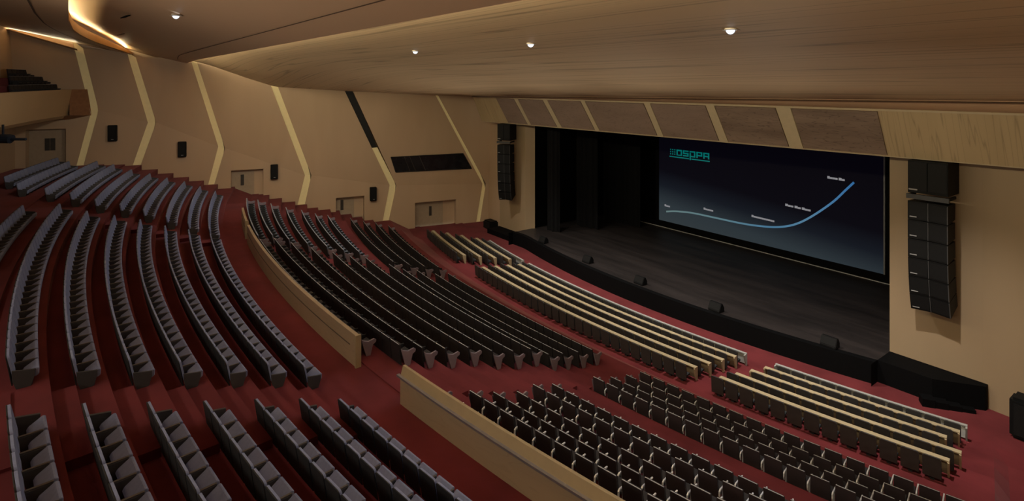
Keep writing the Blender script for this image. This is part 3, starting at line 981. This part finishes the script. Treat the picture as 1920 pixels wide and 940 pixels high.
def seat_parts(kind, end=None):
    """[(part name, material, MB)] of one seat; +y faces the stage, y=0 is the back's top, z=0 the tread"""
    out = []
    w = PITCH / 2
    if kind == 'auditorium':
        hgt = REAR_H
        b = MB().prism(rounded(-.216, .216, .16, hgt - .004, .05), 0.019, 0.055, swap='y'); out.append(('backrest', M['lilac'], lean(b, .16, .20)))
        b = MB().prism(rounded(-.216, .216, .05, hgt, .05), 0.0, 0.018, swap='y'); out.append(('back_shell', M['rear_shell'], lean(b, .16, .20)))
        b = MB().prism([(.14, .11), (.17, .16), (.335, .265), (.37, .25), (.365, .14), (.33, .11)], -.205, .205); out.append(('seat', M['lilac'], b))
        arm = [(.09, 0), (.27, 0), (.30, .15), (.315, .245), (.04, .245), (.03, .22), (.05, .10)]
        b = MB().prism(arm, w - .022, w + .022); out.append(('armrest', M['side_grey'], b))
        b = MB().prism([(.03, .246), (.315, .246), (.32, .258), (.30, .265), (.04, .265)], w - .018, w + .018); out.append(('armrest_pad', M['arm_grey'], b))
        if end == 'R' or end == 'L':
            s_ = 1 if end == 'R' else -1
            x0, x1 = (w + .025, w + .055) if s_ > 0 else (-w - .05, -w + .0)
            pan = [(.06, 0), (.25, 0), (.31, .18), (.31, .275), (.0, .33), (.01, .15)]
            out.append(('end_panel', M['side_grey'], MB().prism(pan, x0, x1)))
    elif kind in ('theatre', 'stall', 'wing'):
        hgt = MID_H
        sh = M['shell'] if kind != 'stall' else M['maroon_shell']
        hw = .226 if kind != 'stall' else .19
        b = MB().prism(rounded(-hw, hw, .03, hgt - .008, .02), 0.0, 0.02, swap='y'); out.append(('back_shell', sh, lean(b, .14, .16)))
        b = MB().prism(rounded(-hw + .004, hw - .004, .18, hgt - .016, .02), 0.021, 0.052, swap='y'); out.append(('backrest', M['steel_blue'] if kind == 'wing' else M['shell'], lean(b, .14, .16)))
        b = MB().prism(rounded(-hw + .01, hw - .01, hgt - .0079, hgt, .003), 0.001, 0.016, swap='y'); out.append(('top_piping', M['piping'], lean(b, .14, .16)))
        b = MB().prism([(.10, .17), (.12, .215), (.33, .27), (.36, .25), (.35, .18), (.32, .155)], -.19, .19); out.append(('seat', M['shell'] if kind != 'wing' else M['steel_blue'], b))
        if kind != 'stall':
            b = MB().prism([(.10, 0), (.24, 0), (.27, .28), (.33, .30), (.34, .335), (.05, .345), (.03, .30), (.10, .26)], w - .012, w + .012)
            out.append(('armrest', M['rear_shell'], b))
        else:
            b = MB().prism([(.05, 0), (.10, 0), (.10, .31), (.29, .345), (.30, .37), (-.04, .385), (-.085, .355), (-.09, .27), (-.065, .20), (-.045, .205), (-.062, .27), (-.055, .335), (-.02, .355), (.05, .34)], w - .014, w + .014)
            out.append(('armrest', M['bracket'], b))
        if end:
            x0, x1 = (w + .013, w + .06) if end == 'R' else (-w - .04, -w + .0)
            pan = [(.10, 0), (.22, 0), (.29, .26), (.37, .30), (.38, .36), (.33, .40), (.16, .37), (.03, .42), (-.03, .47), (-.01, .38)]
            out.append(('end_panel', M['mauve'], MB().prism(pan, x0, x1)))
    else:   # desk seat
        b = MB().prism(rounded(-.205, .205, .10, .66, .07), 0.0, 0.035, swap='y'); out.append(('back_shell', M['desk_seat_back'], lean(b, .12, .10)))
        b = MB().prism(rounded(-.20, .20, .17, .65, .07), 0.036, 0.07, swap='y'); out.append(('backrest', M['desk_seat'], lean(b, .12, .10)))
        b = MB().prism([(.07, .2), (.08, .27), (.25, .29), (.27, .26), (.26, .2)], -.195, .195); out.append(('seat', M['desk_seat'], b))
        b = MB().prism([(.06, 0), (.20, 0), (.17, .2), (.09, .2)], -.05, .05); out.append(('pedestal', M['desk_seat'], b))
    return out


NAMES = {'auditorium': 'auditorium_seat', 'theatre': 'theatre_seat', 'wing': 'theatre_seat', 'stall': 'theatre_seat', 'desk': 'desk_seat'}
CAT = 'seat'
slots = []          # every seat: (kind, r, a, z, end, block, row number text, seat number, side word, look)


def block(kind, look, blk, rr, top_h, a0, a1, rownum, anchor='R', zf=None, grp=None, side='right aisle'):
    r = rr[0]; z = zf if zf is not None else rr[1] - top_h
    n = int((a1 - a0) * rad(1) * r / PITCH + 0.5)
    da = math.degrees(PITCH / r)
    for i in range(n):
        a = a1 - da * (i + .5) if anchor == 'R' else a0 + da * (i + .5)
        e = None
        if i == 0: e = 'R' if anchor == 'R' else 'L'
        if i == n - 1: e = 'L' if anchor == 'R' else 'R'
        slots.append(dict(kind=kind, r=r, a=a, z=z, end=e, blk=blk, row=rownum, no=i + 1, look=look, grp=grp or blk, side=side))


for k in range(-1, 8):
    block('auditorium', 'grey padded seat', 'rear centre block', REAR[k], REAR_H, -6.3, 4.38, 8 - k, grp='grey seats of the rear centre block')
WN = {7: -6.95, 6: -7.15, 5: -7.4, 4: -7.75, 3: -7.8, 2: -7.75, 1: -7.95, 0: -8.8, -1: -9.9}
for k in range(-1, 8):
    block('auditorium', 'grey padded seat', 'rear left block', REAR[k], REAR_H, -14.55 if k > 0 else -15.3, WN[k], 8 - k, grp='grey seats of the rear left block')
block('auditorium', 'grey padded seat', 'rear left block', (82.6, 6.5), REAR_H, -16.6, -11.6, 10, grp='grey seats of the rear left block')
for k in range(0, 8):
    block('auditorium', 'grey padded seat', 'rear right block', REAR[k], REAR_H, 5.72, 11.0, 8 - k, 'L', grp='grey seats of the rear right block', side='left aisle')
CA = {1: (-5.0, 3.75), 2: (-5.0, 4.58), 3: (-4.9, 4.58), 4: (-4.85, 4.5), 5: (-4.75, 4.42), 6: (-4.65, 4.52), 7: (-4.8, 4.6), 8: (-4.05, 4.52), 9: (-4.1, 4.62), 10: (-4.15, 4.48), 11: (-4.15, 4.46), 12: (-4.12, 4.42)}
for k in range(1, 13):
    block('theatre', 'black backed seat', 'middle centre block', MID[k], MID_H, CA[k][0], CA[k][1], 13 - k, zf=mid_floor[k], grp='black backed seats of the middle centre block')
for k in range(1, 8):
    block('wing', 'slate grey fronted seat', 'upper left wing', MID[k], MID_H, -12.2, -5.5, 8 - k, zf=mid_floor[k], grp='seats of the upper left wing')
for k in range(9, 13):
    block('theatre', 'black backed seat', 'lower left wing', MID[k], MID_H, -13.3, -5.05, 13 - k, zf=mid_floor[k], grp='seats of the lower left wing')
MA = {1: 6.5, 2: 6.8, 3: 6.8, 4: 6.75, 5: 6.5, 6: 6.45}
for k in range(1, 7):
    block('stall', 'black slim seat', 'upper right block', MID[k], MID_H, MA[k], 13.7, 7 - k, 'L', zf=mid_floor[k], grp='slim seats of the upper right block', side='left aisle')
for k in range(9, 13):
    block('stall', 'maroon black slim seat' if k == 9 else 'black slim seat', 'lower right block', MID[k], MID_H, 6.1, 13.6, 13 - k, 'L', zf=mid_floor[k], grp='slim seats of the lower right block', side='left aisle')
DA = {'centre': {k: (-6.25 - .13 * (k - 1), 6.3 + .07 * (k - 1)) for k in range(1, 6)},
      'right': {1: (7.1, 12.9), 2: (7.25, 13.1), 3: (7.4, 12.75), 4: (7.55, 13.0), 5: (7.65, 13.15)},
      'left': {1: (-14.0, -8.4), 2: (-13.6, -8.1), 3: (-13.1, -7.85), 4: (-12.5, -7.6), 5: (-12.0, -7.35)}}
for nm, tab in DA.items():
    for k, (a0, a1) in tab.items():
        r, t = DESK[k]
        block('desk', 'dark seat', nm + ' desk block', (r + .40, t), 0, a0 + .08, a1 - .1, 6 - k, zf=t - DESK_H, grp='dark seats of the %s desk block' % nm)

by_kind = {}
for s in slots:
    x, y, z = P(s['r'], s['a'], s['z'])
    s['pos'] = (x, y, z)
    u, v, d = view((x, y, z + 0.45))
    u2, v2, _ = view((x, y, z))
    s['d'] = d
    if d > 0.5 and -40 < u < 1960 and v < 975:
        by_kind.setdefault(NAMES[s['kind']], []).append(s)
proto = {}


def get_proto(kind, end):
    if (kind, end) not in proto:
        proto[(kind, end)] = [(nm, b.mesh(nm, mat)) for nm, mat, b in seat_parts(kind, end)]
        for nm, me in proto[(kind, end)]:
            import bmesh
            bm = bmesh.new(); bm.from_mesh(me); bmesh.ops.recalc_face_normals(bm, faces=bm.faces)
            if kind != 'desk' or nm != 'pedestal':
                bmesh.ops.bevel(bm, geom=[e for e in bm.edges if e.calc_length() > 0.03], offset=0.010 if nm in ('seat', 'backrest') else 0.005, segments=1, affect='EDGES', clamp_overlap=True)
            bm.to_mesh(me); bm.free()
    return proto[(kind, end)]


joined = {}


def get_joined(kind, end):
    if (kind, end) not in joined:
        b = MB()
        for nm, mat, p in seat_parts(kind, end):
            b.add(p.v, p.f, mat)
        me = b.mesh(NAMES[kind])
        import bmesh
        bm = bmesh.new(); bm.from_mesh(me); bmesh.ops.recalc_face_normals(bm, faces=bm.faces); bm.to_mesh(me); bm.free()
        joined[(kind, end)] = me
    return joined[(kind, end)]


for name, lst in by_kind.items():
    lst.sort(key=lambda s: s['d'])
    near, far = lst[:300], lst[300:]
    for s in near:
        label = '%s %s from %s, %s row from front, %s' % (s['look'], nth(s['no']), s['side'], nth(s['row']), s['blk'])
        px = F_PX * 0.55 / s['d']
        if px > 26:
            e = empty(name, s['pos'], rad(s['a']), label, CAT, s['grp'])
            for nm, me in get_proto(s['kind'], s['end']):
                o = bpy.data.objects.new(nm, me); COL.objects.link(o); o.parent = e
        else:
            o = bpy.data.objects.new(name, get_joined(s['kind'], s['end'])); COL.objects.link(o)
            o.location = s['pos']; o.rotation_euler = (0, 0, rad(s['a'])); tag(o, label, CAT, s['grp'])
    if far:
        b = MB()
        for s in far:
            mt = Matrix.Translation(s['pos']) @ Matrix.Rotation(rad(s['a']), 4, 'Z')
            for nm, mat, p in seat_parts(s['kind'], s['end']):
                b.add([mt @ Vector(q) for q in p.v], p.f, mat)
        o = b.build(name + '_rows', None)
        tag(o, 'distant grey padded seats of the rear left block by the side wall' if 'auditorium' in name else 'distant black backed seats of the left wings and far middle rows', 'seats', kind='stuff')

# balcony seats
for j, (rr_, zt, aw) in enumerate(((82.75, 10.78, -16.75), (83.45, 11.22, -16.9), (84.2, 11.62, -17.15))):
    for i in range((13, 9, 6)[j]):
        a = aw + math.degrees(PITCH / rr_) * (i + .5) * 1.02
        o = bpy.data.objects.new('balcony_seat', get_joined('theatre', None)); COL.objects.link(o)
        o.location = P(rr_, a, zt - REAR_H - 0.02); o.rotation_euler = (0, 0, rad(a))
        tag(o, 'dark balcony seat, %s from the side wall, %s row behind the balcony front' % (nth(i + 1), nth(j + 1)), 'seat', 'dark seats on the balcony')
for j, (r0, r1, zt) in enumerate(((82.3, 82.95, 10.26), (82.95, 83.6, 10.70), (83.6, 84.6, 11.10))):
    b = MB(); b.sweep([(r0, 9.6), (r0, zt), (r1, zt), (r1, 9.6)], -17.5, 0.5, 30); struct('floor_balcony_step', b, M['carpet'])

# ------------------------------------------------------------------ row desks
for nm, tab in DA.items():
    for k, (a0, a1) in tab.items():
        r, t = DESK[k]; z0 = t - DESK_H
        white = k == 5
        am = (a0 + a1) / 2
        org = Vector(P(r, am, z0))
        lab = '%s desk running along the %s row of seats from front, %s desk block' % ('pale grey edged' if white else 'curved blond wood', nth(6 - k), nm)
        e = empty('row_desk', org, 0, lab, 'desk', 'curved desks in front of the first seat rows')
        wd, fr_ = (M['desk_white'], M['desk_white']) if white else (M['desk_wood'], M['desk_panel'])

        def part(pr, pn, mat, aa, ab, n=36):
            b_ = MB().sweep(pr, aa, ab, n); b_.v = [tuple(Vector(p) - org) for p in b_.v]
            return b_.build(pn, mat, e)
        tw = 0.05 if white else 0.085
        part([(r - .12, t - .03), (r - .12, t), (r - .12 + 2 * tw, t), (r - .12 + 2 * tw, t - .03)], 'desktop', wd, a0, a1)
        part([(r - .10, 0.06 + z0), (r - .10, t - .031), (r - .075, t - .031), (r - .075, 0.06 + z0)], 'front_panel', fr_, a0 + .05, a1 - .05)
        for aa in (a0, a1 - .045):
            part([(r - .12, z0), (r - .12, t - .031), (r + .10, t - .031), (r + .08, t - .10), (r - .03, z0)], 'end_panel', wd, aa, aa + .045, 1)


# ------------------------------------------------------------------ hanging line arrays
def line_array(x0, x1, y0, ztop, label, rz=0.0):
    w = x1 - x0
    e = empty('line_array', ((x0 + x1) / 2, y0, ztop), rz, label, 'speaker array', 'hanging speaker arrays')
    dp = 1.08
    sb = MB().prism([(-w / 2, 0), (-w / 2 * .0, .03), (w / 2, 0), (w / 2, dp), (-w / 2, dp)], -1.12, 0.0, swap='z')
    sub = sb.build('bass_cabinet', M['spk_black'], e)
    for sx in (-1, 1):
        g = MB().box((sx * w * .245, -0.005, -.54), (w * .46, .03, .98)); g.build('grille', M['spk_grille'], sub)
    g = MB().box((-w * .36, -.03, -1.0), (w * .22, .02, .045)); g.build('badge', M['badge'], sub)
    b = MB().box((-.01, .02, -1.25), (w * 1.06, .10, .16)); bar = b.build('rigging_bar', M['spk_edge'], e)
    for sx in (-1, 1):
        b = MB().box((sx * w * .5, .35, -1.22), (.05, .7, .09)); b.build('rigging_arm', M['spk_black'], bar)
    z = -1.42; y = 0.0; ang = 0.0
    for i in range(6):
        ang = (0, 0.01, 0.03, 0.07, 0.14, 0.24)[i]
        hgt = (.66, .66, .66, .66, .64, .60)[i]
        d2 = .76
        rot = Matrix.Rotation(ang, 3, 'X')
        org = Vector((0, y, z))
        # cabinet: shallow V front, slightly wedge-shaped towards the back
        pr = [(-w / 2, -.02), (0, .05), (w / 2, -.02), (w / 2 * .96, d2), (-w / 2 * .96, d2)]
        n_ = len(pr); vs = []
        for zz, tp in ((0, 0), (-hgt + .02, 1)):
            for p in pr:
                yy = p[1]; zt_ = zz + (yy * .10 if tp else -yy * .02)
                vs.append(rot @ Vector((p[0], yy, zt_)) + org)
        fs = [tuple(range(n_)), tuple(range(2 * n_ - 1, n_ - 1, -1))] + [(i2, i2 + n_, (i2 + 1) % n_ + n_, (i2 + 1) % n_) for i2 in range(n_)]
        cb = MB().add(vs, fs).build('array_cabinet', M['spk_black'], e)
        for sx in (-1, 1):
            x_a, x_b = (-w / 2 + .03, -.03) if sx < 0 else (.03, w / 2 - .03)
            yv = lambda x_: -.02 + .07 * (1 - abs(x_) / (w / 2)) - .012
            g = MB().add([rot @ Vector((x_, yv(x_) - o_, zz)) + org for o_ in (0, -.03) for x_, zz in ((x_a, -.05), (x_b, -.05), (x_b, -hgt + .07), (x_a, -hgt + .07))],
                         [(0, 1, 2, 3), (7, 6, 5, 4), (0, 4, 5, 1), (1, 5, 6, 2), (2, 6, 7, 3), (3, 7, 4, 0)])
            g.build('grille', M['spk_grille'], cb)
            xe = w / 2 - .012 if sx > 0 else 0.0
            t = MB().add([rot @ Vector((xe + dx, yv(xe) - .012 + dy, zz)) + org for dy in (0, .03) for dx, zz in ((-.012, -.02), (.012, -.02), (.012, -hgt + .03), (-.012, -hgt + .03))],
                         [(0, 1, 2, 3), (7, 6, 5, 4), (0, 4, 5, 1), (1, 5, 6, 2), (2, 6, 7, 3), (3, 7, 4, 0)])
            t.build('edge_strip', M['spk_edge'], cb)
        bd = MB().add([rot @ Vector((x_, yv(x_) - .03, zz)) + org for x_, zz in ((-w * .44, -hgt + .15), (-w * .27, -hgt + .15), (-w * .27, -hgt + .115), (-w * .44, -hgt + .115))], [(0, 1, 2, 3)])
        bd.build('badge', M['badge'], cb, recalc=False)
        nxt = rot @ Vector((0, 0, -hgt)) + org
        y, z = nxt.y, nxt.z
    return e


line_array(11.05, 12.22, -0.38, 8.2, 'tall black hanging speaker array on the wall to the right of the stage')
line_array(-13.45, -12.5, -0.52, 7.97, 'black hanging speaker array on the wall to the left of the stage', rad(30))

# stage-edge monitors and floor cabinets
for (x, y), lb in (((-8.77, -0.5), 'first black monitor speaker on the stage edge, by the left speaker array'), ((-4.29, -1.0), 'second black monitor speaker from the left on the stage edge'),
                   ((-0.29, -1.25), 'third black monitor speaker from the left, middle of the stage edge'), ((3.94, -1.15), 'fourth black monitor speaker on the stage edge, with the clearest outline'),
                   ((8.54, -0.65), 'last black monitor speaker on the stage edge, towards the right wall')):
    e = empty('stage_monitor', (x, y, ST), 0, lb, 'speaker', 'black monitors on the stage edge')
    b = MB().prism([(-.18, 0), (.2, 0), (.2, .18), (.08, .38), (-.05, .38), (-.18, .1)], -.29, .29); b.build('cabinet', M['spk_black'], e, bevel=.02)
    g = MB().add([(sx, yy, zz) for sx, yy, zz in ((-.25, .205, .18), (.25, .205, .18), (.25, .10, .36), (-.25, .10, .36), (-.25, .19, .17), (.25, .19, .17), (.25, .085, .35), (-.25, .085, .35))],
                 [(0, 1, 2, 3), (7, 6, 5, 4), (0, 4, 5, 1), (1, 5, 6, 2), (2, 6, 7, 3), (3, 7, 4, 0)]); g.build('grille', M['spk_grille'], e)
for (x, y, w, h), lb in (((-16.1, 0.55, 1.05, 0.62), 'low black cabinet on the carpet in the corner left of the stage'), ((14.5, -0.35, 1.3, 1.25), 'large black rounded cabinet on the carpet at the right wall')):
    e = empty('floor_cabinet', (x, y, 0.0), 0, lb, 'speaker', 'black floor cabinets by the stage')
    b = MB().box((0, 0, h / 2), (w, .7, h)); b.build('cabinet', M['spk_black'], e, bevel=.09)
    g = MB().box((0, -.36, h / 2), (w * .8, .03, h * .75)); g.build('grille', M['spk_grille'], e)
# black steps at the right end of the stage
e = empty('stage_steps', (12.1, -0.42, 0), rad(33), 'low black wooden steps beside the wall at the right end of the stage', 'steps')
for i in range(4):
    b = MB().box((-.45 + .38 * i, .05, .13 - .025 * i), (.37, .40 - .05 * i, .26 - .05 * i)); b.build('step', M['black'], e)

# dark blue lamp under the balcony
e = empty('spotlight', (-14.4, -26.4, 8.42), rad(-36.6), 'dark blue spotlight hanging under the balcony', 'spotlight')
b = MB().tube([(0, -.45, 0), (0, -.3, .02), (0, .3, .02), (0, .36, .0)], .2, 12); b.build('lamp_body', M['spot_blue'], e)
b = MB().tube([(0, .34, 0), (0, 1.0, 0)], .06, 8); b.build('snout', M['spot_blue'], e)
b = MB().box((0, 0, .34), (.06, .06, .6)); b.build('hanging_bracket', M['spot_blue'], e)


# ------------------------------------------------------------------ light
def area(name, loc, size, power, col, target=None, rot=None, spread=180):
    l = bpy.data.lights.new(name, 'AREA'); l.shape = 'RECTANGLE'; l.size, l.size_y = size
    l.energy = power; l.color = col; l.spread = rad(spread)
    o = bpy.data.objects.new(name, l); COL.objects.link(o); o.location = loc
    if target is not None:
        o.rotation_euler = (Vector(target) - Vector(loc)).to_track_quat('-Z', 'Y').to_euler()
    elif rot: o.rotation_euler = rot
    return o


def spot(name, loc, power, target, angle=110, blend=1.0, col=(1, 0.9, 0.78), r=0.12):
    l = bpy.data.lights.new(name, 'SPOT'); l.energy = power; l.spot_size = rad(angle); l.spot_blend = blend; l.color = col; l.shadow_soft_size = r
    o = bpy.data.objects.new(name, l); COL.objects.link(o); o.location = loc
    o.rotation_euler = (Vector(target) - Vector(loc)).to_track_quat('-Z', 'Y').to_euler()
    return o


WARM = (1.0, 0.86, 0.66); NEUT = (1.0, 0.94, 0.88)
# added fill without fixtures below the front ceiling, thrown back over the seating
for x in (-13.5, -9, -4.5, 0, 4.5, 9, 13.5):
    spot('seat_fill_spot', (x, -4.0, fc_z(x, -4) - 0.15), 950, (x * 1.12, -18.5, 2.0), 62, col=(0.80, 0.88, 1.0), r=0.25)
# downlights over the seating; the row over the front carpet is added fill
for x in (-14.5, -9.7, -5.0, -0.2, 4.5, 9.35, 14.0, 19.0):
    spot('ceiling_spot', (x, -16.1, fc_z(x, -16.1) - 0.12), 130, (x, -15.8, 0), 125, col=(0.85, 0.9, 1.0))
for x in (-12.0, -6.0, 0.0, 6.0, 12.0):
    spot('ceiling_spot', (x, -6.5, fc_z(x, -6.5) - 0.12), 4200, (x, -2.6, 0), 78, col=NEUT)
# coves: hidden above the ceiling lips
area('cove_light', (1.5, -18.9, 12.38), (46, 0.12), 1900, (1.0, 0.86, 0.56), target=(1.5, -10, 12.0))
pts = [(-23.0, 0), (-19.5, 1), (-16.0, 2), (-11.0, 3), (-3.0, 4), (6.0, 5)]
for (xa, _), (xb, _) in zip(pts, pts[1:]):
    ya, za = lip_at(xa); yb, zb = lip_at(xb)
    mid = Vector(((xa + xb) / 2, (ya + yb) / 2 - (0.30 if xa < -20 else 0.55), (za + zb) / 2 + (0.27 if xa < -20 else 0.42))); L = math.hypot(xb - xa, yb - ya)
    n_ = Vector((-(yb - ya), xb - xa, 0)).normalized()
    o = area('cove_light', mid, (L, 0.08), 16 * L, (1.0, 0.82, 0.45))
    zax = -(n_ * 1.0 + Vector((0, 0, 0.35))).normalized(); xax = Vector((xb - xa, yb - ya, 0)).normalized(); yax = zax.cross(xax)
    o.rotation_euler = Matrix((xax, yax, zax)).transposed().to_euler()
# wall-top cove at the rear of the side wall
p0, p1 = WP(-27.4, 14.0, 0.16), WP(-23.9, 12.85, 0.16)
o = area('cove_light', (p0 + p1) / 2, ((p1 - p0).length, 0.08), 50, (1.0, 0.86, 0.55))
xax = (p1 - p0).normalized(); zax = -(ND * 1.0 + Vector((0, 0, 0.75))).normalized(); zax = (zax - xax * zax.dot(xax)).normalized(); yax = zax.cross(xax)
o.rotation_euler = Matrix((xax, yax, zax)).transposed().to_euler()
# added wall fill in mid-air, aimed at the lower half of the side wall
for y in (-24.5, -19, -13.5, -8, -2.5):
    q = WP(y, max(1.2, zk(y) - 2.6))
    spot('wall_fill_spot', (-6.0, y + 1.5 if y < -18 else y - 3, 11.2), 820, q, 64, col=(1.0, 0.9, 0.76), r=0.3)
spot('wall_fill_spot', (-3.0, -14.5, 11.3), 520, (-14.0, -26.2, 9.8), 50, col=(1.0, 0.88, 0.70), r=0.3)  # added fill on the balcony front, no fixture
spot('wall_fill_spot', (6.0, -10.5, 11.0), 110, (14, 0.7, 4.0), 80, col=(1.0, 0.88, 0.72), r=0.3)  # added fill on the front wall right of the stage
spot('wall_fill_spot', (-2.0, -10.5, 11.0), 250, (-13, 0.7, 3.0), 70, col=(1.0, 0.88, 0.72), r=0.3)  # added fill on the front wall left of the stage
# added fill over the stage boards, no fixture
for x in (-6, 0, 6):
    spot('stage_fill_spot', (x, 3.0, 8.7), 60, (x, 2.2, 0.8), 110, col=(1, 0.95, 0.9), r=0.3)
# added fill at floor level before the stage, brightening the front ceiling
for x in (-13, -6.5, 0, 6.5, 13):
    spot('ceiling_fill_spot', (x, -2.3, 0.25), 1100, (x, -9.0, 11.2), 80, col=(1.0, 0.88, 0.70), r=0.08)
# added warm fill by the balcony front, no lamps there, thrown up to the wooden ceiling
area('rear_ceiling_fill', (2.0, -28.5, 9.6), (34, 1.0), 1100, (1.0, 0.86, 0.68), target=(2.0, -21.0, 13.2))
SC.world = bpy.data.worlds.new('world'); SC.world.use_nodes = True
bg = SC.world.node_tree.nodes['Background']
bg.inputs[0].default_value = (1.0, 0.92, 0.84, 1); bg.inputs[1].default_value = 0.28

SC.view_settings.view_transform = 'Standard'
SC.view_settings.look = 'None'
SC.view_settings.exposure = -0.12
SC.cycles.max_bounces = 6
SC.cycles.diffuse_bounces = 4

# ------------------------------------------------------------------ to metres
for o in list(SC.objects):
    if o.parent is None:
        o.location = Vector(o.location) * SCALE
        if o.type != 'CAMERA':
            o.scale = Vector(o.scale) * SCALE
    if o.type == 'LIGHT':
        o.data.energy *= SCALE ** 2
        if o.data.type == 'SPOT': o.data.shadow_soft_size *= SCALE
